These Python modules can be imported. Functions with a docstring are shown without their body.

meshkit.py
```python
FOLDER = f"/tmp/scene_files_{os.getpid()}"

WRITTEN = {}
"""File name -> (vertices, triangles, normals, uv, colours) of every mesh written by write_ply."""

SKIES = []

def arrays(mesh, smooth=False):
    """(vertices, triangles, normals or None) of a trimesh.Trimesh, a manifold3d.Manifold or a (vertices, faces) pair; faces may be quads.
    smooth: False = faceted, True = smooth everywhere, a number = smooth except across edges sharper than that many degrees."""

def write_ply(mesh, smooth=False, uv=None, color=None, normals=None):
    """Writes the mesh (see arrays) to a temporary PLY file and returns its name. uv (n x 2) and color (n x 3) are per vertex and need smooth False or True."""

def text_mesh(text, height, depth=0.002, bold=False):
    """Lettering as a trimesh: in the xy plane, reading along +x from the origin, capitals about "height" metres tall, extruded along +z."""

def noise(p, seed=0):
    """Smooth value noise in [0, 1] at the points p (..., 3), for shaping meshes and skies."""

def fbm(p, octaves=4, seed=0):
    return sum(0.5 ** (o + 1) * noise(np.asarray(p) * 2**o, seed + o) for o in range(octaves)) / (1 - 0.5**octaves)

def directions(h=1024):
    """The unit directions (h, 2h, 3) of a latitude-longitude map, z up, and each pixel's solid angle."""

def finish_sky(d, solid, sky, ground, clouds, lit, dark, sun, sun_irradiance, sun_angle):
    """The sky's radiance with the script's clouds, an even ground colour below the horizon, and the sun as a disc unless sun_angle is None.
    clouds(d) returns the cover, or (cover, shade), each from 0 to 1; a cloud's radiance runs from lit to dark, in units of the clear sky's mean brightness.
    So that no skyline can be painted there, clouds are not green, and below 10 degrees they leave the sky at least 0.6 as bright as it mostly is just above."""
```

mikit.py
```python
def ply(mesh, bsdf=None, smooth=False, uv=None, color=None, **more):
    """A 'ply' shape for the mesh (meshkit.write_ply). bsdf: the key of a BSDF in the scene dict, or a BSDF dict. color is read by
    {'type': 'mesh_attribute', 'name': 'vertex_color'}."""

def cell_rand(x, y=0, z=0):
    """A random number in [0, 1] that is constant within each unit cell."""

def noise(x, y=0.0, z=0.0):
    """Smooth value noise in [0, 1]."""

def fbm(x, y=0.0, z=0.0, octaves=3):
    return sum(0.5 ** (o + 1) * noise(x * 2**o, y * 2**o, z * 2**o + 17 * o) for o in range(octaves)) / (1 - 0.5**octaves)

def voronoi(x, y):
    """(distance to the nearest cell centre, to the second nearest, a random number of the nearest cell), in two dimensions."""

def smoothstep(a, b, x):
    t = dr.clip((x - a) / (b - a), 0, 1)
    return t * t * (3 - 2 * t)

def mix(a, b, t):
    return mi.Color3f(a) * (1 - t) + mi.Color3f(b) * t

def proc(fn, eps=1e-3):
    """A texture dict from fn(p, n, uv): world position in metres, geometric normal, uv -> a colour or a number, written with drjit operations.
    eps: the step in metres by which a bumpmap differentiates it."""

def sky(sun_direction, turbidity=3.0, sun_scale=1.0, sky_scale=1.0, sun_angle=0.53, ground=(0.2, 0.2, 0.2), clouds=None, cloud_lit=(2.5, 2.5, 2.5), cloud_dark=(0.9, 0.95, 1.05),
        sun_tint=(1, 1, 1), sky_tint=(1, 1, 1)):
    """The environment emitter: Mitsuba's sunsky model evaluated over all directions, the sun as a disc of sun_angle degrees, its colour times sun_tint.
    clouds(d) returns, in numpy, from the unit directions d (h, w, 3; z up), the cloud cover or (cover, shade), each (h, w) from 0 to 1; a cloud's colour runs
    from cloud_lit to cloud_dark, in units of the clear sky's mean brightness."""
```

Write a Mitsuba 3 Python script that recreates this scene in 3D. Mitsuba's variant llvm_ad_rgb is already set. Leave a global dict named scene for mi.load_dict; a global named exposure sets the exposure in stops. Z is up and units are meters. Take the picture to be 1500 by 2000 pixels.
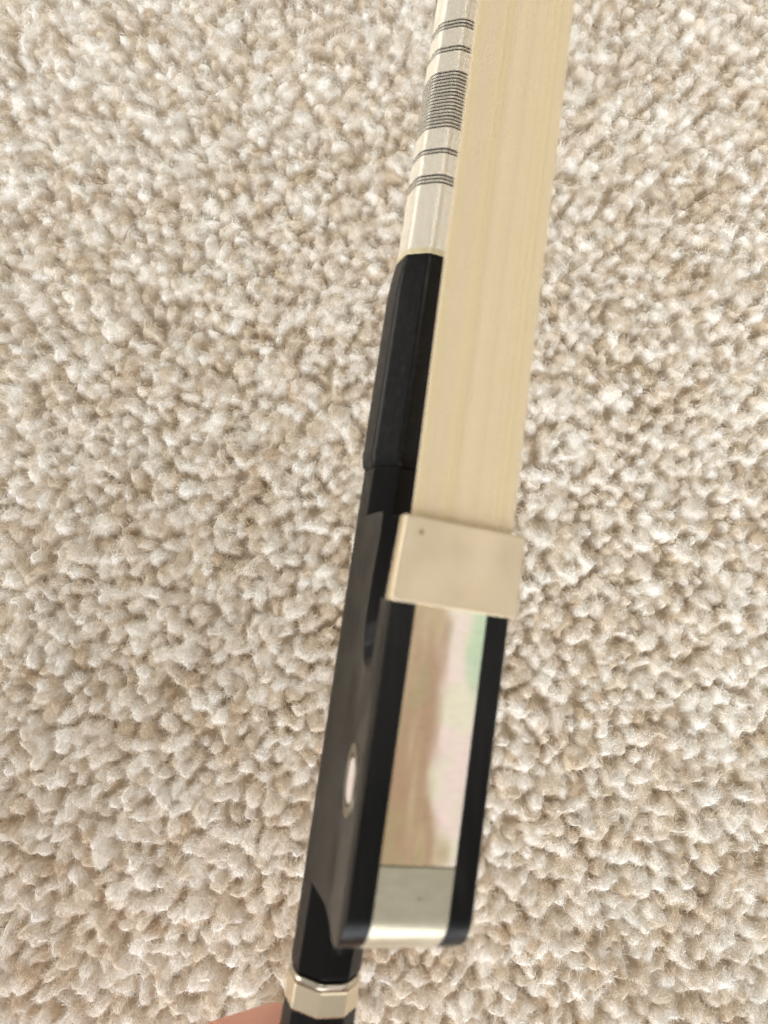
import math
import numpy as np
import trimesh
from scipy import ndimage
import manifold3d as m3
import drjit as dr
import mitsuba as mi
import mikit
from mikit import proc, noise, fbm, smoothstep, mix
import meshkit

rng = np.random.default_rng(7)
T = mi.ScalarTransform4f

# ------------------------------------------------------------------ camera, light, exposure
TILT = math.radians(8.0)            # the phone looks 8 degrees away from straight down
DIST = 0.175                        # lens to carpet along the view axis
CT, ST = math.cos(TILT), math.sin(TILT)
CAM = np.array([0.0, 0.0, DIST * CT])
FWD = np.array([0.0, ST, -CT])
scene = {}
labels = {}
scene['camera'] = {
    'type': 'thinlens', 'fov': 2 * math.degrees(math.atan(750 / 1500)), 'fov_axis': 'x',
    'to_world': T().look_at(origin=CAM.tolist(), target=(CAM + FWD).tolist(), up=[0, 1, 0]),
    'aperture_radius': 0.00052, 'focus_distance': 0.144, 'near_clip': 0.005, 'far_clip': 30.0}
exposure = 0.0

# room light: dim, even bounce of a pale room, a cool window behind the photographer, a second one to the left
scene['room_light'] = {'type': 'constant', 'radiance': {'type': 'rgb', 'value': [0.37, 0.355, 0.335]}}


def lamp(pos, target, w, h, rgb):
    return {'type': 'rectangle', 'to_world': T().look_at(origin=pos, target=target, up=[0, 0, 1]) @ T().scale([w / 2, h / 2, 1]),
            'bsdf': {'type': 'diffuse', 'reflectance': {'type': 'rgb', 'value': [0.5, 0.5, 0.5]}},
            'emitter': {'type': 'area', 'radiance': {'type': 'rgb', 'value': rgb}}}


scene['window_pane'] = lamp([0.0, -1.9, 1.05], [0, 0, 0.75], 2.2, 2.0, [4.3, 4.5, 4.8])
scene['window_pane_001'] = lamp([1.9, 0.25, 1.65], [0, 0, 0.1], 1.6, 1.5, [0.85, 0.81, 0.76])
scene['window_pane_002'] = lamp([-1.9, 0.45, 0.62], [0, 0.1, 0.1], 2.2, 1.0, [4.0, 3.95, 3.8])
scene['ceiling_lamp'] = {'type': 'disk', 'to_world': T().look_at(origin=[0.12, 1.2, 1.85], target=[0.12, 1.2, 0.0], up=[0, 1, 0]) @ T().scale([0.23, 0.23, 1]),
                         'bsdf': {'type': 'diffuse', 'reflectance': {'type': 'rgb', 'value': [0.7, 0.7, 0.7]}}, 'emitter': {'type': 'area', 'radiance': {'type': 'rgb', 'value': [11.0, 10.6, 9.8]}}}
labels['ceiling_lamp'] = {'label': 'round glowing ceiling lamp of the room above the carpet', 'category': 'lamp'}
labels['window_pane_002'] = {'label': 'low bright window pane on the left side of the room', 'category': 'window'}
labels['window_pane'] = {'label': 'bright window pane behind the photographer lighting the room', 'category': 'window'}
labels['window_pane_001'] = {'label': 'bright window pane on the right side of the room', 'category': 'window'}


def rgbtex(c):
    return {'type': 'rgb', 'value': list(c)}


def principled(c, rough, **k):
    return {'type': 'twosided', 'bsdf': {'type': 'principled', 'base_color': c if isinstance(c, dict) else rgbtex(c), 'roughness': rough, **k}}


# ------------------------------------------------------------------ carpet floor and its pile
def backing_fn(p, n, uv):
    t = fbm(p.x * 260, p.y * 260, 0.0, 3)
    return mix((0.52, 0.44, 0.33), (0.80, 0.75, 0.67), smoothstep(0.3, 0.7, t))


scene['mat_backing'] = principled(proc(backing_fn), 0.95, specular=0.1)


scene['mat_pile'] = principled({'type': 'mesh_attribute', 'name': 'vertex_color'}, 0.75, specular=0.10, sheen=0.15)
scene['mat_fibre'] = principled({'type': 'mesh_attribute', 'name': 'vertex_color'}, 0.45, specular=0.30)

FLOOR_Z = -0.0075
g = trimesh.creation.box([3.0, 3.0, 0.01])
g.apply_translation([0, 0, FLOOR_Z - 0.005])
scene['floor'] = mikit.ply(g, 'mat_backing')
labels['floor'] = {'label': 'beige carpet backing of the floor under the pile', 'kind': 'structure'}


class Pile:
    """Cut pile: every tuft is a leaning yarn end of its own size, height, direction and tone; all in mm."""

    def __init__(self):
        pitch = 2.8
        X, Y = np.meshgrid(np.arange(-304, 304, pitch), np.arange(-304, 384, pitch * 0.9))
        X = X + (np.arange(X.shape[0]) % 2)[:, None] * pitch / 2
        self.c = np.stack([X.ravel(), Y.ravel()], 1)
        n = len(self.c)
        self.c = self.c + rng.normal(0, pitch * 0.30, self.c.shape)
        q = np.column_stack([self.c / 38, np.zeros(n)])
        self.dir = meshkit.fbm(q, 2, 5) * 9.0 + rng.normal(0, 1.0, n)
        self.a = rng.uniform(1.18, 2.0, n)                   # half length along the lean
        self.b = self.a * rng.uniform(0.62, 0.92, n)
        lump = meshkit.fbm(np.column_stack([self.c / 9.0, np.zeros(n)]), 2, 9) - 0.5
        self.h = rng.normal(0, 0.50, n) + 1.7 * lump
        self.slope = rng.uniform(0.0, 0.42, n)             # the free end stands higher
        self.dome = rng.uniform(1.9, 3.0, n)
        tone = np.clip(0.66 + 0.32 * rng.normal(0, 1, n) + 0.35 * (meshkit.fbm(np.column_stack([self.c / 14.0, np.ones(n)]), 3, 21) - 0.5), 0, 1)[:, None]
        self.col = np.array([0.66, 0.555, 0.415]) * (1 - tone) + np.array([0.875, 0.835, 0.76]) * tone
        self.col *= 1 + rng.normal(0, 1, (n, 1)) * np.array([0.006, 0.010, 0.018])

    def field(self, x0, x1, y0, y1, step):
        nx, ny = int(round((x1 - x0) / step)) + 1, int(round((y1 - y0) / step)) + 1
        xs, ys = np.linspace(x0, x1, nx), np.linspace(y0, y1, ny)
        GX, GY = np.meshgrid(xs, ys)
        w = np.column_stack([GX.ravel() / 2.0, GY.ravel() / 2.0, np.zeros(GX.size)])
        WX = GX + 0.9 * (meshkit.fbm(w, 2, 31).reshape(GX.shape) - 0.5) * 2
        WY = GY + 0.9 * (meshkit.fbm(w, 2, 37).reshape(GX.shape) - 0.5) * 2
        Z = np.full(GX.shape, -9.0)
        Z2 = np.full(GX.shape, -9.0)
        own = np.zeros(GX.shape, int)
        inside = (self.c[:, 0] > x0 - 5) & (self.c[:, 0] < x1 + 5) & (self.c[:, 1] > y0 - 5) & (self.c[:, 1] < y1 + 5)
        for i in np.nonzero(inside)[0]:
            cx_, cy_ = self.c[i]
            r = self.a[i] * 1.35 + 1.0
            i0, i1 = max(0, int((cx_ - r - x0) / step)), min(nx, int((cx_ + r - x0) / step) + 2)
            j0, j1 = max(0, int((cy_ - r - y0) / step)), min(ny, int((cy_ + r - y0) / step) + 2)
            if i0 >= i1 or j0 >= j1:
                continue
            dx, dy = WX[j0:j1, i0:i1] - cx_, WY[j0:j1, i0:i1] - cy_
            ca, sa = math.cos(self.dir[i]), math.sin(self.dir[i])
            u, v = dx * ca + dy * sa, -dx * sa + dy * ca
            rho = np.minimum((np.abs(u) / (self.a[i] * 1.3)) ** 2.3 + (np.abs(v) / (self.b[i] * 1.3)) ** 2.3, 1.0)
            z = self.h[i] + self.slope[i] * u + self.dome[i] * (np.sqrt(1 - rho) - 1) - 1.6 * rho ** 2
            z = np.where(rho < 1, z, -9)
            zz, zo = Z[j0:j1, i0:i1], own[j0:j1, i0:i1]
            up = z > zz
            zo[up] = i
            zz[up] = z[up]
        Z = np.maximum(Z, -4.6)
        return GX, GY, Z, own


def grid_faces(ny, nx, keep=None):
    k = np.arange(ny * nx).reshape(ny, nx)
    a, b, c, d = k[:-1, :-1], k[:-1, 1:], k[1:, 1:], k[1:, :-1]
    if keep is not None:
        a, b, c, d = (w[keep] for w in (a, b, c, d))
    return np.vstack([np.stack([a.ravel(), b.ravel(), c.ravel()], 1), np.stack([a.ravel(), c.ravel(), d.ravel()], 1)])


def fibres(pile, field, x0, y0, step, n, wmul=1.0, lmul=1.0):
    """Short curved yarn fibres growing out of the tufts along their lean: (vertices, triangles, colours)."""
    GX, GY, Z, own = field
    ny, nx = Z.shape
    fx, fy = rng.random(n) * (nx - 3) + 1, rng.random(n) * (ny - 3) + 1
    ix, iy = fx.astype(int), fy.astype(int)
    z = Z[iy, ix] * (1 - fx + ix) + Z[iy, ix + 1] * (fx - ix)
    gx = (Z[iy, ix + 1] - Z[iy, ix - 1]) / (2 * step)
    gy = (Z[iy + 1, ix] - Z[iy - 1, ix]) / (2 * step)
    o_ = own[iy, ix]
    nrm = np.stack([-gx, -gy, np.ones(n)], 1)
    nrm[:, :2] = np.clip(nrm[:, :2], -2.5, 2.5)
    nrm /= np.linalg.norm(nrm, axis=1, keepdims=True)
    ang = pile.dir[o_] + rng.normal(0, 0.55, n)
    lean = np.stack([np.cos(ang), np.sin(ang), 0.15 + 0.2 * rng.random(n)], 1)
    lean -= nrm * (lean * nrm).sum(1, keepdims=True) * 0.75
    lean /= np.linalg.norm(lean, axis=1, keepdims=True)
    d0 = lean * rng.uniform(0.3, 1.0, n)[:, None] + nrm * rng.uniform(0.5, 1.5, n)[:, None] + rng.normal(0, 0.28, (n, 3))
    d0 /= np.linalg.norm(d0, axis=1, keepdims=True)
    ln = rng.uniform(0.75, 1.75, n) * lmul
    fly = rng.random(n) < 0.05
    ln = np.where(fly, ln * 1.6, ln)
    bend = rng.normal(0, 0.25, (n, 3)) + np.array([0, 0, -0.22])
    p0 = np.stack([x0 + fx * step, y0 + fy * step, z - 0.62], 1)
    p1 = p0 + d0 * (ln * 0.5)[:, None]
    d1 = d0 + bend
    d1 /= np.linalg.norm(d1, axis=1, keepdims=True)
    p2 = p1 + d1 * (ln * 0.5)[:, None]
    sd = np.cross(d0, rng.normal(0, 1, (n, 3)))
    sd /= np.linalg.norm(sd, axis=1, keepdims=True)
    w = rng.uniform(0.030, 0.056, n)[:, None] * wmul
    V = np.stack([p0 - sd * w, p0 + sd * w, p1 - sd * w * 0.9, p1 + sd * w * 0.9, p2], 1).reshape(-1, 3)
    k = np.arange(n) * 5
    F = np.vstack([np.stack([k, k + 1, k + 3], 1), np.stack([k, k + 3, k + 2], 1), np.stack([k + 2, k + 3, k + 4], 1)])
    col = pile.col[o_] * (1 + 0.13 * rng.normal(0, 1, n))[:, None]
    return V, F, np.repeat(np.clip(col, 0.05, 0.93), 5, 0)


def lay_pile():
    pile = Pile()
    near = (-104.0, 104.0, -92.0, 164.0)
    step = 0.44
    fl = pile.field(*near, step)
    GX, GY, Z, own = fl
    micro = meshkit.fbm(np.column_stack([GX.ravel() / 0.9, GY.ravel() / 0.9, Z.ravel() / 0.9]), 2, 51).reshape(Z.shape) - 0.5
    Zs = ndimage.gaussian_filter(Z, 0.55)
    V = np.stack([GX.ravel(), GY.ravel(), (Zs - 0.45 + 0.3 * micro).ravel()], 1) * 1e-3
    csm = ndimage.gaussian_filter(pile.col[own], (0.6, 0.6, 0)).reshape(-1, 3)
    F = grid_faces(*Z.shape)
    mott = (1 + 0.10 * (meshkit.fbm(V * 1200, 2, 61) - 0.5))[:, None]
    scene['carpet__001'] = mikit.ply((V, F), 'mat_pile', smooth=True, color=np.clip(csm * mott, 0, 0.93))
    fv, ff, fc = fibres(pile, fl, near[0], near[2], step, 830000)
    scene['carpet__002'] = mikit.ply((fv * 1e-3, ff), 'mat_fibre', smooth=False, color=fc)
    # the pile goes on around, coarser, past what the picture shows
    far = (-300.0, 300.0, -300.0, 380.0)
    step = 1.3
    fl = pile.field(*far, step)
    GX, GY, Z, own = fl
    cx_, cy_ = (GX[:-1, :-1] + GX[1:, 1:]) / 2, (GY[:-1, :-1] + GY[1:, 1:]) / 2
    keep = ~((cx_ > near[0] + 0.5) & (cx_ < near[1] - 0.5) & (cy_ > near[2] + 0.5) & (cy_ < near[3] - 0.5))
    V = np.stack([GX.ravel(), GY.ravel(), Z.ravel() - 0.05], 1) * 1e-3
    scene['carpet__003'] = mikit.ply((V, grid_faces(*Z.shape, keep)), 'mat_pile', smooth=True, color=np.clip(pile.col[own.ravel()], 0, 0.93))


lay_pile()
labels['carpet'] = {'label': 'cream and beige cut pile carpet of short fuzzy twisted tufts', 'category': 'carpet', 'kind': 'stuff'}

# ------------------------------------------------------------------ the bow (its own frame in mm: X across, Y towards the tip, Z stick -> hair)
R = np.array([[0.9223324758039477, 0.143679515705125, 0.3586906757139099],
              [0.1830947882190267, -0.9799751684629467, -0.07826217300234455],
              [0.34026328424381946, 0.13785813709302722, -0.9301698938542624]])
t0 = np.array([-4.671384549892139, 40.589330270602204, 92.30013960302102])


def to_world(P):
    c = (np.asarray(P, float) @ R.T + t0) * 1e-3
    return np.stack([c[:, 0], -CT * c[:, 1] + ST * c[:, 2], CAM[2] - ST * c[:, 1] - CT * c[:, 2]], 1)


def put(key, mesh, mat, smooth=30, uv=None, label=None, color=None, kind=None):
    """Adds a mesh given in bow millimetres. uv: True = (x, y) in mm."""
    if hasattr(mesh, 'to_mesh'):
        mm = mesh.to_mesh()
        v, f = mm.vert_properties[:, :3], mm.tri_verts
    elif isinstance(mesh, tuple):
        v, f = mesh
    else:
        v, f = mesh.vertices, mesh.faces
    v, f = np.asarray(v, float), np.asarray(f, int)
    if uv is True or color is not None:
        # split at creases first, so that uv and colours follow
        if smooth not in (True, False):
            sm = trimesh.graph.smooth_shade(trimesh.Trimesh(v, f, process=False), angle=math.radians(smooth), facet_minarea=None)
            if color is None:
                v, f = np.array(sm.vertices), np.array(sm.faces)
            smooth = True
        uvs = v[:, :2].copy()
        scene[key] = mikit.ply((to_world(v), f) if False else trimesh.Trimesh(to_world(v), f, process=False), mat, smooth=smooth, uv=uvs, color=color)
    else:
        scene[key] = mikit.ply(trimesh.Trimesh(to_world(v), f, process=False), mat, smooth=smooth)
    if label or kind:
        labels[key] = {}
        if label:
            labels[key]['label'] = label
        if kind:
            labels[key]['kind'] = kind


BOW = 'violin_bow'
labels[BOW] = {'label': 'black violin bow with pale hair held frog side up above the carpet', 'category': 'violin bow'}

AP = 4.2
TAN = math.tan(math.pi / 8)


def octagon(ap, corner=0.35, n=5, rot=0.0):
    """Rounded octagon outline (X, Z), flats facing the axes."""
    out = []
    rv = ap / math.cos(math.pi / 8)
    for k in range(8):
        av = math.pi / 8 + k * math.pi / 4
        c = np.array([math.cos(av), math.sin(av)]) * (rv - corner / math.cos(math.pi / 8))
        for j in range(n):
            a = av - math.pi / 8 + (j / (n - 1)) * math.pi / 4
            out.append(c + corner * np.array([math.cos(a), math.sin(a)]))
    o = np.array(out)
    cr, sr = math.cos(rot), math.sin(rot)
    return o @ np.array([[cr, sr], [-sr, cr]])


def loft(rings, cap=True):
    """rings: list of (n, 3) outlines -> closed tube."""
    n = len(rings[0])
    V = np.vstack(rings)
    F = []
    j = np.arange(n)
    for i in range(len(rings) - 1):
        a, b = i * n + j, i * n + (j + 1) % n
        F += [np.stack([a, b, b + n], 1), np.stack([a, b + n, a + n], 1)]
    if cap:
        c0, c1 = len(V), len(V) + 1
        V = np.vstack([V, rings[0].mean(0), rings[-1].mean(0)])
        k = (len(rings) - 1) * n
        F += [np.stack([(j + 1) % n, j, j * 0 + c0], 1), np.stack([k + j, k + (j + 1) % n, j * 0 + c1], 1)]
    m = trimesh.Trimesh(V, np.vstack(F), process=False)
    if m.volume < 0:
        m.invert()
    return m


def ringat(o, y):
    return np.column_stack([o[:, 0], np.full(len(o), y), o[:, 1]])


def to_m3(tm):
    return m3.Manifold(m3.Mesh(np.asarray(tm.vertices, np.float32), np.asarray(tm.faces, np.uint32)))


# materials of the bow
def stick_fn(p, n, uv):
    a = fbm(p.x * 500, p.y * 140, p.z * 500, 3)
    b = fbm(p.x * 900 + 5, p.y * 700, p.z * 900, 3)
    return mix((0.007, 0.006, 0.0055), (0.05, 0.047, 0.043), smoothstep(0.62, 0.85, a) * smoothstep(0.4, 0.7, b))


def ebony_fn(p, n, uv):
    a = fbm(p.x * 1500, p.y * 90, p.z * 900, 3)
    return mix((0.0055, 0.0055, 0.005), (0.011, 0.010, 0.009), smoothstep(0.4, 0.75, a))


def ebony_rough(p, n, uv):
    return 0.22 + 0.10 * fbm(p.x * 2200, p.y * 160, p.z * 1400, 3) + 0.14 * smoothstep(0.5, 0.75, fbm(p.x * 160, p.y * 160, p.z * 160, 3))


def leather_fn(p, n, uv):
    a = fbm(p.x * 1600, p.y * 1600, p.z * 1600, 3)
    return mix((0.004, 0.004, 0.004), (0.010, 0.0095, 0.009), smoothstep(0.45, 0.8, a))


def leather_bump(p, n, uv):
    return fbm(p.x * 2300, p.y * 2300, p.z * 2300, 3)


def metal_fn(p, n, uv):
    a = fbm(p.x * 400, p.y * 400, p.z * 400, 3)
    b = noise(p.x * 2600, p.y * 500, p.z * 700)
    return mix((0.80, 0.65, 0.43), (0.91, 0.765, 0.55), a * 0.8 + b * 0.2)


def rough_fn(p, n, uv):
    return 0.42 + 0.16 * fbm(p.x * 300, p.y * 300, p.z * 300, 2)


def nacre_fn(p, n, uv):
    x, y = uv.x, uv.y                                # mm across and along the slide
    w = fbm(x * 0.35 + 3, y * 0.16 + 2, 0.0, 3)
    w2 = fbm(x * 0.6 + 11, y * 0.09 + 7, 3.0, 3)
    edge = x + 1.1 - (26.0 - y) * 0.115 + (w - 0.5) * 5.0        # the wavy border between the two layers of shell
    t = smoothstep(-1.3, 1.0, edge)
    tan = mix((0.44, 0.28, 0.165), (0.53, 0.40, 0.23), smoothstep(0.35, 0.65, w2))
    tan = mix(tan, (0.40, 0.32, 0.16), 0.7 * smoothstep(0.55, 0.72, fbm(x * 0.5, y * 0.22 + 40, 1.0, 3)))
    rose = mix((0.86, 0.68, 0.60), (0.80, 0.73, 0.54), smoothstep(0.35, 0.7, fbm(x * 0.3 + 30, y * 0.3, 5.0, 2)))
    green = mix((0.54, 0.65, 0.43), (0.66, 0.66, 0.46), smoothstep(16, 27, 43 - y))
    rose = mix(rose, green, smoothstep(1.6, 3.4, x + (w2 - 0.5) * 2.0 - smoothstep(26, 17, y) * 3.4))
    fine = noise(x * 1.2, y * 7.0, 2.0)
    return mix(tan, rose, t) * (0.93 + 0.12 * fine)


def plate_fn(p, n, uv):
    x, y = uv.x, uv.y
    a = fbm(x * 0.8, y * 1.5, 0.0, 3)
    spot = 1 - smoothstep(0.12, 0.38, dr.sqrt(dr.square(x - 0.6) + dr.square((y - 1.9) * 1.5)))
    c = mix((0.47, 0.42, 0.29), (0.56, 0.51, 0.38), a)
    return mix(c, (0.25, 0.17, 0.09), 0.65 * spot)


def eye_fn(p, n, uv):
    a = fbm(uv.x * 1.2, uv.y * 0.7, 0.0, 3)
    return mix((0.64, 0.50, 0.50), (0.70, 0.62, 0.57), smoothstep(0.3, 0.7, a))


scene['mat_stick'] = principled(proc(stick_fn), 0.26, specular=0.14)
scene['mat_ebony'] = principled(proc(ebony_fn), proc(ebony_rough),  specular=0.17)
scene['mat_leather'] = {'type': 'twosided', 'bsdf': {'type': 'bumpmap', 'arbitrary': {'type': 'proc', **{k: v for k, v in proc(leather_bump, 1e-4).items() if k != 'type'}}, 'scale': 0.00003,
                                                     'bsdf': {'type': 'principled', 'base_color': proc(leather_fn), 'roughness': 0.34, 'specular': 0.24}}}
scene['mat_nickel'] = principled(proc(metal_fn), proc(rough_fn), metallic=1.0)
scene['mat_ring_metal'] = principled((0.66, 0.60, 0.48), 0.25, metallic=1.0)
scene['mat_eye_ring'] = principled((0.40, 0.35, 0.25), 0.35, metallic=1.0)
scene['mat_collar'] = principled((0.90, 0.77, 0.56), 0.18, metallic=0.8)
scene['mat_pin'] = principled((0.42, 0.33, 0.20), 0.4, metallic=1.0)
scene['mat_nacre'] = principled(proc(nacre_fn), 0.28, specular=0.5, clearcoat=0.3)
scene['mat_plate'] = principled(proc(plate_fn), 0.24, specular=0.7, metallic=0.45)
scene['mat_eye'] = principled(proc(eye_fn), 0.3, specular=0.5)
scene['mat_wire'] = principled((0.97, 0.90, 0.745), 0.19, specular=1.0, metallic=0.26)
scene['mat_lacquered'] = principled((0.80, 0.70, 0.44), 0.22, specular=0.8)
scene['mat_thread'] = principled((0.035, 0.028, 0.02), 0.4, specular=0.4)
scene['mat_hair'] = principled({'type': 'mesh_attribute', 'name': 'vertex_color'}, 0.5, specular=0.3)
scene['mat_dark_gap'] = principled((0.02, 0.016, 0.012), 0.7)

# --- stick
YTOP = 210.0
o = octagon(AP, 0.30)
OFF = np.array([-0.36, 0.0])
rings = [ringat(o * 0.85 + OFF, -13.25), ringat(o * 0.90 + OFF, -13.05), ringat(o * 0.915 + OFF, -12.7), ringat(o * 0.955 + OFF * 0.5, -5), ringat(o, 0.5), ringat(o, 40), ringat(octagon(4.0, 0.3), 76), ringat(octagon(3.8, 0.4), 140), ringat(octagon(3.6, 0.6), YTOP)]
put(f'{BOW}__stick', loft(rings), 'mat_stick', 25)

# --- leather grip
prof = [(46.2, 4.22), (46.4, 4.38), (46.8, 4.56), (47.4, 4.72), (48.3, 4.82), (49, 4.74), (56, 4.72), (66, 4.70), (69.5, 4.68), (71.6, 4.55), (73.4, 4.33), (74.3, 4.25), (74.5, 4.10), (74.45, 3.9)]
ys = np.array([a for a, _ in prof])
aps = np.array([b for _, b in prof])
rings = []
for y in np.unique(np.concatenate([ys, np.arange(48, 74, 0.7)])):
    a = np.interp(y, ys, aps)
    oo = octagon(a, 1.4, 11)
    q = ringat(oo, y)
    wob = meshkit.fbm(q * [0.5, 0.35, 0.5], 3, 3) - 0.5
    end = math.exp(-(y - 46.6) / 1.3)
    q[:, 1] += end * 1.1 * (meshkit.fbm(np.column_stack([oo * 0.32, oo[:, :1] * 0]), 2, 8) - 0.5)
    q[:, [0, 2]] *= (1 + 0.010 * wob + 0.02 * end * (meshkit.fbm(q * [0.8, 1.5, 0.8], 2, 4) - 0.5))[:, None]
    rings.append(q)
put(f'{BOW}__leather_grip', loft(rings), 'mat_leather', 50, label='black leather thumb grip wrapped round the stick')

# --- wire wrapping: single turns lying side by side, some of them dark thread
PITCH = 0.25
DARK = [[39, 41, 43], [56, 58], list(range(71, 104, 2)), [116, 118], [130, 132, 134]]
dark = {k for g_ in DARK for k in g_}


def turn(y, rw, ap, seed):
    """One turn of wire: a rounded octagon ring of round section."""
    path = octagon(ap, 1.9, 7)
    d = path / np.linalg.norm(path, axis=1, keepdims=True)
    a = np.arange(6) * np.pi / 3 + 0.3
    n = len(path)
    jig = 0.012 * np.sin(np.arange(n) / n * 2 * np.pi + seed * 1.7)
    tiltw = PITCH * (np.arange(n) / n - 0.5)
    P = np.stack([path[:, None, 0] + rw * np.cos(a)[None] * d[:, None, 0], (y + jig + tiltw * 0)[:, None] + rw * np.sin(a)[None], path[:, None, 1] + rw * np.cos(a)[None] * d[:, None, 1]], -1)
    i, j = np.meshgrid(np.arange(n), np.arange(6), indexing='ij')
    q = [i * 6 + j, i * 6 + (j + 1) % 6, ((i + 1) % n) * 6 + (j + 1) % 6, ((i + 1) % n) * 6 + j]
    q = [x.ravel() for x in q]
    return P.reshape(-1, 3), np.vstack([np.stack([q[0], q[2], q[1]], 1), np.stack([q[0], q[3], q[2]], 1)])


def joined(meshes):
    V, F, at_ = [], [], 0
    for v, f in meshes:
        V.append(v)
        F.append(f + at_)
        at_ += len(v)
    return np.vstack(V), np.vstack(F)


def wire_ap(y):
    return 4.06 - (y - 75) * 0.0022


NT = 330
put(f'{BOW}__wire_wrapping', joined([turn(74.75 + PITCH * k, 0.131, wire_ap(74.75 + PITCH * k) + rng.normal(0, 0.006), k) for k in range(3, NT) if k not in dark]), 'mat_wire', 60,
    label='pale silvery wire wound round the stick in fine turns', kind='stuff')
put(f'{BOW}__lacquered_winding', joined([turn(74.75 + PITCH * k, 0.135, wire_ap(74.75 + PITCH * k) + 0.02, k) for k in range(3)]), 'mat_lacquered', 60, label='yellowish lacquered turns where the winding meets the grip')
for i, g_ in enumerate(DARK):
    key = f'{BOW}__dark_winding' + (f'_{i:03d}' if i else '')
    put(key, joined([turn(74.75 + PITCH * k, 0.129, wire_ap(74.75 + PITCH * k) + 0.01, k) for k in g_]), 'mat_thread', 60,
        label=['three dark winding rings nearest the grip', 'pair of dark winding rings below the broad band', 'broad band of many dark winding rings', 'pair of dark winding rings above the broad band', 'three dark winding rings at the top'][i])

# --- frog
H = 20.26
half = [(6.62, H), (6.64, 19.6), (6.62, 18.9), (6.52, 18.2), (6.32, 17.2), (6.08, 16.2), (5.84, 15.2), (5.60, 14.1), (5.34, 12.8), (5.05, 11.2), (4.80, 9.4), (4.62, 7.5), (4.46, 5.0), (4.36, 3.0), (4.32, 1.0)]
sec = [(-x, z) for x, z in half] + [(x, z) for x, z in half[::-1]]
sec = np.array(sec)


def extrude_y(poly, y0, y1):
    cs = m3.CrossSection([np.asarray(poly, float)[:, :2]], m3.FillRule.NonZero)
    m = m3.Manifold.extrude(cs, y1 - y0)                      # polygon (x, z) along local z
    return m.transform(np.array([[1, 0, 0, 0], [0, 0, -1, y1], [0, 1, 0, 0]], float))


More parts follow.
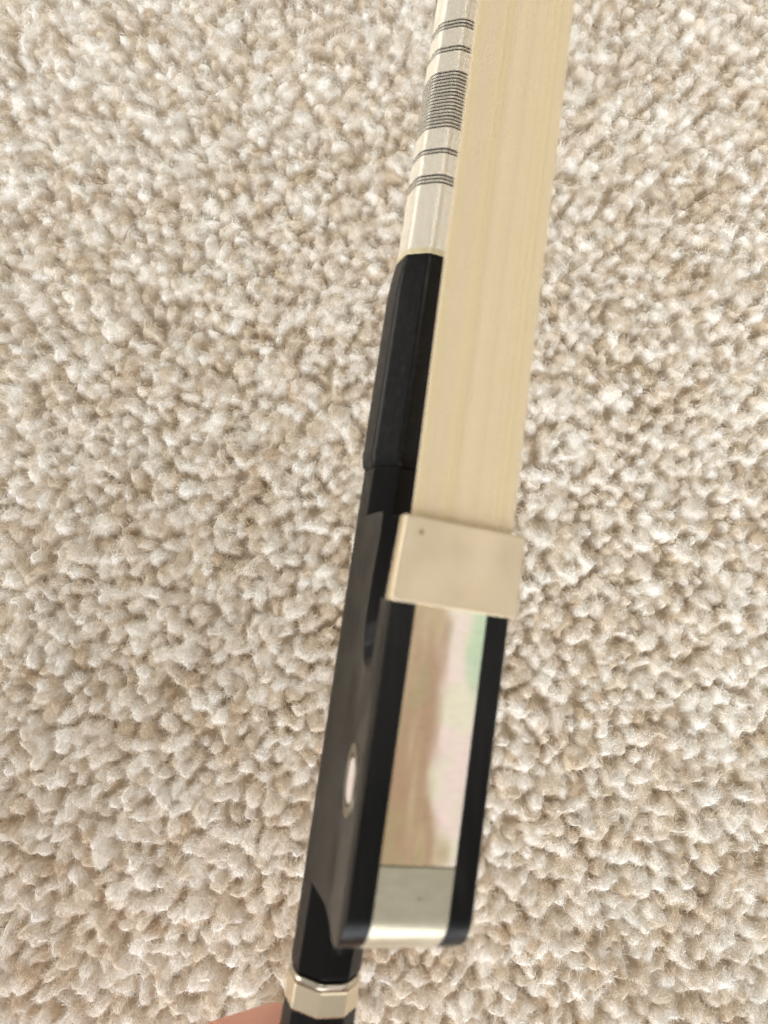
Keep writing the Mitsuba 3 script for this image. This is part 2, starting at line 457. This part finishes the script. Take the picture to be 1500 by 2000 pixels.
def extrude_x(poly, x0, x1):
    cs = m3.CrossSection([np.asarray(poly, float)], m3.FillRule.NonZero)   # polygon (y, z)
    m = m3.Manifold.extrude(cs, x1 - x0)
    return m.transform(np.array([[0, 0, 1, x0], [1, 0, 0, 0], [0, 1, 0, 0]], float))


def arc(cy, cz, r, a0, a1, n=10):
    return [(cy + r * math.cos(math.radians(a)), cz + r * math.sin(math.radians(a))) for a in np.linspace(a0, a1, n)]


side = [(-2.6, 1.0), (-3.0, 1.4), (-3.0, 8.5), (-3.3, 12.0), (-3.82, H - 6.0), (-3.9, H - 5.2)] + arc(0.3, H - 4.2, 4.2, 180, 90, 12) + [(38.2, H), (38.2, 15.4), (30.5, 15.2)]
side += arc(27.6, 12.3, 2.9, 90, 180, 8)[1:] + [(24.9, 11.2)] + [(26.0, 10.2), (28.0, 9.7), (31.5, 9.8), (36.0, 10.3), (38.6, 10.2)] + arc(38.6, 8.9, 1.3, 80, 10, 6) + [(40.0, 6.0), (40.0, 3.0), (39.8, 1.0)]
body = extrude_y(sec, -4, 42) ^ extrude_x(side, -8, 8)
throat = [(40.8, 14.9), (30.5, 14.9)] + arc(27.6, 12.3, 2.6, 90, 180, 8)[1:] + [(25.2, 11.3), (26.2, 10.5), (28.0, 10.0), (31.5, 10.1), (36.0, 10.6), (40.8, 10.5)]
mid = np.array([33.0, 12.6])
for sg, (x_, h_, sc_) in [(sg_, q_) for sg_ in (1, -1) for q_ in ((3.0, 2.8, (1.42, 2.1)),)]:      # the throat opens out funnel-like towards the cheeks
    cs = m3.CrossSection([np.array(throat) - mid], m3.FillRule.NonZero)
    fl_ = m3.Manifold.extrude(cs, h_, 0, 0.0, sc_)
    fl_ = fl_.transform(np.array([[0, 0, sg, sg * x_], [1, 0, 0, mid[0]], [0, 1, 0, mid[1]]], float))
    body = body - fl_
rc, yl = 1.2, -3.93                     # rounded heel corners seen from the hair side
plan = [(8, 45), (-8, 45), (-8, -1.2)] + [(-6.68 + rc + rc * math.cos(a), yl + rc + rc * math.sin(a)) for a in np.linspace(math.pi, 1.5 * math.pi, 9)] \
    + [(6.68 - rc + rc * math.cos(a), yl + rc + rc * math.sin(a)) for a in np.linspace(1.5 * math.pi, 2 * math.pi, 9)] + [(8, -1.2)]
body = body ^ m3.Manifold.extrude(m3.CrossSection([np.array(plan)], m3.FillRule.NonZero), 30).translate([0, 0, -4])
oct_cut = extrude_y(octagon(AP + 0.03, 0.05, 2), -6, 45)
body = body - oct_cut
# the ferrule's seat is let in and the slide's channel is cut
body = body - (extrude_y([(-8, 14), (8, 14), (8, 22), (-8, 22)], 29.95, 45) - extrude_y(np.array([(-6.2, H - 1.5), (-6.2, 18), (-5.4, 16.4), (-3.5, 15.6), (3.5, 15.6), (5.4, 16.4), (6.2, 18), (6.2, H - 1.5)]), 29.9, 38.0))
WP = 8.03 / 2
side_cut = [(-4.6, H - 5.9), (-3.45, H - 5.9)] + arc(0.3, H - 4.2, 3.75, 180, 90, 12) + [(29.95, H - 0.45), (29.95, H + 2), (-4.6, H + 2)]
body = body - extrude_x(side_cut, -WP, WP)
FR = f'{BOW}__frog'
put(FR, body, 'mat_ebony', 28, label='black ebony frog with hollowed cheeks')

# pearl slide and heel plate, flush in the channel
inner = [(4.95, H - 0.44), (29.9, H - 0.44), (29.9, H + 0.03), (5.05, H + 0.03), (4.95, H - 0.05)]


def fine(m, ln=0.5):
    return m.refine_to_length(ln)


put(f'{FR}__slide', fine(extrude_x(inner, -WP + 0.03, WP - 0.03), 1.0), 'mat_nacre', 28, uv=True, label='mother of pearl slide, tan and pink with a green edge')
heel = [(-3.47, H - 5.85), (-3.94, H - 5.85)] + arc(0.3, H - 4.2, 4.24, 180, 90, 16) + [(4.70, H + 0.04), (4.78, H - 0.05), (4.78, H - 0.44)] + arc(0.3, H - 4.2, 3.77, 90, 180, 16)
put(f'{FR}__heel_plate', fine(extrude_x(heel, -WP + 0.03, WP - 0.03), 1.0), 'mat_plate', 28, uv=True, label='grey pearl heel plate curving over the end of the frog')

# ferrule: a D-shaped metal band
def dring(xl, xr, top, bot, r=0.34, drop=0.45):
    """D-shaped outline (X, Z): flat face on top, round belly underneath."""
    p = [(xr - r + r * math.cos(a), top - r + r * math.sin(a)) for a in np.linspace(0, math.pi / 2, 7)]
    p += [(xl + r - r * math.sin(a), top - r + r * math.cos(a)) for a in np.linspace(0, math.pi / 2, 7)]
    zb = top - drop
    c, w = (xl + xr) / 2, (xr - xl) / 2
    p += [(c - w * math.cos(a), zb - (zb - bot) * math.sin(a) ** 0.85) for a in np.linspace(0.02, math.pi - 0.02, 25)]
    return np.array(p)


fer_out, fer_in = [], []
for y_, xl_, xr_, zt in [(29.75, -6.70, 7.42, 0.10), (29.83, -6.78, 7.48, 0.20), (30.1, -6.80, 7.50, 0.24), (38.1, -6.44, 7.46, 0.24), (38.36, -6.42, 7.44, 0.20), (38.45, -6.34, 7.36, 0.10)]:
    fer_out.append(ringat(dring(xl_, xr_, H + zt, 14.6), y_))
for y_, xl_, xr_ in [(29.0, -6.42, 7.1), (40.0, -6.0, 7.05)]:
    fer_in.append(ringat(dring(xl_, xr_, H - 0.20, 15.0, 0.4), y_))
fer = to_m3(loft(fer_out)) - to_m3(loft(fer_in))
# slightly softened long edges come from dring; the front edge of the plate is bevelled
put(f'{FR}__ferrule', fine(fer, 1.2), 'mat_nickel', 35, label='wide tan nickel ferrule gripping the hair')
pin = trimesh.creation.cylinder(0.33, 0.10, sections=20)
pin.apply_translation([-4.6, 36.9, H + 0.21])
put(f'{FR}__ferrule_pin', pin, 'mat_pin', 30, label='small dark pin mark in the corner of the ferrule')
# wooden wedge that spreads the hair inside the ferrule
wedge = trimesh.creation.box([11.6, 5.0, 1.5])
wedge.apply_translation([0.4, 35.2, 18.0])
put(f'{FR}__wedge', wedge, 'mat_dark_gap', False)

# eye on the left cheek, and the same on the right one
for sgn, nm in ((-1, ''), (1, '_001')):
    zc, yc, xc = 13.0, 10.9, 5.40
    nx = np.array([sgn * 0.98, 0, -0.205])
    nx /= np.linalg.norm(nx)
    zx = np.cross(nx, [0, 1, 0])
    M = np.eye(4)
    M[:3, 0], M[:3, 1], M[:3, 2], M[:3, 3] = [0, 1, 0], np.cross(nx, [0, 1, 0]), nx, [sgn * xc, yc, zc]
    rg = trimesh.creation.annulus(2.75, 3.7, 0.5, sections=48)
    rg.apply_translation([0, 0, -0.10])
    rg.apply_transform(M)
    put(f'{FR}__eye_ring{nm}', rg, 'mat_eye_ring', 30, label='thin metal ring round the pearl eye' if not nm else None)
    dome = trimesh.creation.icosphere(3, 1.0)
    dome.apply_scale([2.3, 2.3, 0.12])
    dome.apply_translation([0, 0, 0.06])
    dome.apply_transform(M)
    put(f'{FR}__eye_pearl{nm}', dome, 'mat_eye', True, uv=True, label='pale pink pearl eye set in the left cheek of the frog' if not nm else None)

# --- screw button: lip ring, metal collar, ebony barrel, end ring
BT = f'{BOW}__screw_button'
rot = 0.0


def oct_tube(prof_, corner, rot_):
    return loft([ringat(octagon(a * 0.915, corner, 5, rot_) + OFF, y) for y, a in prof_])


put(BT, oct_tube([(-30.5, 3.9), (-30.2, 4.15), (-24, 4.45), (-17.3, 4.32), (-16.9, 4.18), (-13.6, 4.0)], 0.35, rot), 'mat_ebony', 25, label='black screw button at the end of the stick')
lip = [(-14.15, 3.9), (-14.15, 4.2), (-14.0, 4.36), (-13.75, 4.42), (-13.5, 4.36), (-13.38, 4.2), (-13.38, 3.9)]
put(f'{BT}__lip_ring', loft([ringat(octagon(a * 0.915, 2.0, 9, 0) + OFF, y) for y, a in lip]), 'mat_ring_metal', 40, label='rounded bright metal ring at the end of the stick')
put(f'{BT}__collar', oct_tube([(-16.95, 4.0), (-16.95, 4.28), (-16.8, 4.36), (-14.5, 4.30), (-14.28, 4.2), (-14.28, 3.9)], 0.22, rot), 'mat_collar', 20, label='pale eight sided metal collar of the button')
put(f'{BT}__end_ring', oct_tube([(-32.6, 3.2), (-32.6, 3.6), (-32.3, 3.9), (-30.7, 4.0), (-30.52, 3.9), (-30.52, 3.4)], 0.25, rot), 'mat_nickel', 20)

# --- hair
NS = 720
Wh, Hh = 11.7, 19.72
V, F, C, at_ = [], [], [], 0
ysegs = np.concatenate([[34.0], np.linspace(38.6, YTOP, 13)])
for s in range(NS):
    layer = s % 5
    x0 = (s + 0.5) / NS * (Wh - 0.2) - (Wh - 0.2) / 2 + 0.36 + rng.normal(0, 0.03)
    z0 = Hh - 0.10 - layer * 0.09 + rng.normal(0, 0.012)
    drift = np.cumsum(rng.normal(0, 0.010, len(ysegs)))
    x = np.clip(x0 + drift - drift[1], -Wh / 2 + 0.36, Wh / 2 + 0.36)
    z = z0 + np.cumsum(rng.normal(0, 0.002, len(ysegs)))
    a = np.arange(6) * np.pi / 3
    rw = rng.uniform(0.10, 0.13)
    g_ = (ysegs - 38.0) / 72.0
    x = (x - 0.36) * (1 + 0.045 * g_) + 0.36 - 0.68 * g_
    P = np.stack([x[:, None] + rw * np.cos(a), np.repeat(ysegs[:, None], 6, 1), z[:, None] + rw * np.sin(a)], -1)
    n = len(ysegs)
    i, j = np.meshgrid(np.arange(n - 1), np.arange(6), indexing='ij')
    q = [w_.ravel() + at_ for w_ in (i * 6 + j, i * 6 + (j + 1) % 6, (i + 1) * 6 + (j + 1) % 6, (i + 1) * 6 + j)]
    V.append(P.reshape(-1, 3))
    F += [np.stack([q[0], q[2], q[1]], 1), np.stack([q[0], q[3], q[2]], 1)]
    tone = rng.random()
    col = np.array([0.745, 0.60, 0.375]) * (0.97 + 0.05 * tone) * (0.95 + 0.10 * float(meshkit.noise(np.array([x0 * 0.9, 0.5, 3.0])))) * np.array([1, 1, 1 + 0.06 * rng.normal()])
    if rng.random() < 0.12:
        col = col * np.array([0.93, 0.92, 0.89])
    C.append(np.repeat(col[None], n * 6, 0))
    at_ += n * 6
put(f'{BOW}__hair', (np.vstack(V), np.vstack(F)), 'mat_hair', True, color=np.clip(np.vstack(C), 0, 0.9), label='flat ribbon of cream bow hair', kind='stuff')

# ------------------------------------------------------------------ a stray dark hair lying in the pile
tt = np.linspace(0, 1, 14)
cx = -0.0615 + 0.0026 * tt ** 1.8
cy = 0.0885 + 0.0052 * tt
cz = 0.0016 + 0.0010 * np.sin(tt * 3.1)
pts = np.stack([cx, cy, cz], 1)
v, f = (lambda m_: (m_.vertices, m_.faces))(loft([np.column_stack([p_[0] + r_ * np.cos(np.arange(5) * 1.2566), np.full(5, p_[1]), p_[2] + r_ * np.sin(np.arange(5) * 1.2566)]) for p_, r_ in zip(pts, 0.00006 * (1 - 0.5 * tt ** 2))]))
scene['mat_stray'] = principled((0.03, 0.02, 0.015), 0.4)
scene['stray_hair'] = mikit.ply((v, f), 'mat_stray', smooth=True)
labels['stray_hair'] = {'label': 'short curved dark stray hair lying on the carpet left of the bow', 'category': 'hair'}

# ------------------------------------------------------------------ the hand that holds the button (only a fingertip is in the frame)
HAND = 'hand'


def chain(pts_, rads):
    out = None
    for (a, ra), (b, rb) in zip(zip(pts_[:-1], rads[:-1]), zip(pts_[1:], rads[1:])):
        s1 = m3.Manifold.sphere(ra, 28).translate(list(a))
        s2 = m3.Manifold.sphere(rb, 28).translate(list(b))
        hm = m3.Manifold.batch_hull([s1, s2])
        out = hm if out is None else out + hm
    return out


def build_hand():
    fingers = [
        ([(-0.9, -31.8, -12.2), (-13.0, -37.8, -16.2), (-31, -50, -27), (-60, -66, -30)], [7.9, 8.2, 8.7, 9.6]),     # index
        ([(-4.5, -46.0, -11.5), (-14, -52, -17), (-36, -64, -25), (-57, -82, -30)], [7.6, 8.2, 8.8, 9.8]),          # middle
        ([(-2.0, -56.0, -10), (-10, -62, -18), (-32, -77, -28), (-53, -98, -34)], [7.2, 7.8, 8.4, 9.4]),           # ring
        ([(-2.0, -71.0, -9), (-9, -77, -16), (-28, -92, -26), (-49, -112, -33)], [6.2, 6.7, 7.3, 8.2]),            # little
        ([(8.5, -33.0, 9.5), (4, -46, 14), (-14, -72, 10), (-38, -104, -6)], [8.4, 9.2, 10.4, 12.5]),              # thumb
    ]
    m = None
    for p_, r_ in fingers:
        c_ = chain(p_, r_)
        m = c_ if m is None else m + c_
    palm = [((-60, -66, -22), 9.8), ((-57, -82, -30), 10.5), ((-53, -98, -34), 10.5), ((-49, -112, -33), 9.5), ((-38, -104, -6), 12.5), ((-62, -150, -20), 15), ((-74, -138, -26), 15)]
    m = m + m3.Manifold.batch_hull([m3.Manifold.sphere(r_, 24).translate(list(p_)) for p_, r_ in palm])
    m = m + m3.Manifold.batch_hull([m3.Manifold.sphere(r_, 24).translate(list(p_)) for p_, r_ in [((-62, -150, -20), 15), ((-74, -138, -26), 15), ((-100, -230, 0), 20), ((-112, -222, -6), 20)]])
    m = m.refine_to_length(2.2)
    mm = m.to_mesh()
    tm = trimesh.Trimesh(mm.vert_properties[:, :3], mm.tri_verts, process=True)
    trimesh.smoothing.filter_taubin(tm, 0.5, 0.53, 12)
    nn = meshkit.fbm(tm.vertices * 0.9, 3, 2) - 0.5
    tm.vertices += tm.vertex_normals * (0.12 * nn)[:, None]
    return tm


def skin_fn(p, n, uv):
    a = fbm(p.x * 120, p.y * 120, p.z * 120, 3)
    b = fbm(p.x * 1400, p.y * 1400, p.z * 1400, 2)
    return mix((0.52, 0.23, 0.16), (0.62, 0.31, 0.225), a * 0.7 + b * 0.3)


scene['mat_skin'] = principled(proc(skin_fn), 0.5, specular=0.4)
scene['mat_nail'] = principled((0.66, 0.42, 0.33), 0.25, specular=0.5)
put(HAND, build_hand(), 'mat_skin', True)
labels[HAND] = {'label': 'fingertip of a hand holding the button at the lower end of the bow', 'category': 'hand'}
nail = trimesh.creation.icosphere(3, 1.0)
nail.apply_scale([5.2, 3.9, 1.1])
M = np.eye(4)
ax = np.array([8.9, 5.3, 1.8])
ax /= np.linalg.norm(ax)
up = np.array([0.2, -0.35, -0.9])
up -= ax * (up @ ax)
up /= np.linalg.norm(up)
M[:3, 0], M[:3, 1], M[:3, 2] = ax, np.cross(up, ax), up
M[:3, 3] = np.array([-3.0, -31.2, -12.8]) + up * 7.3
nail.apply_transform(M)
put(f'{HAND}__fingernail', nail, 'mat_nail', True)
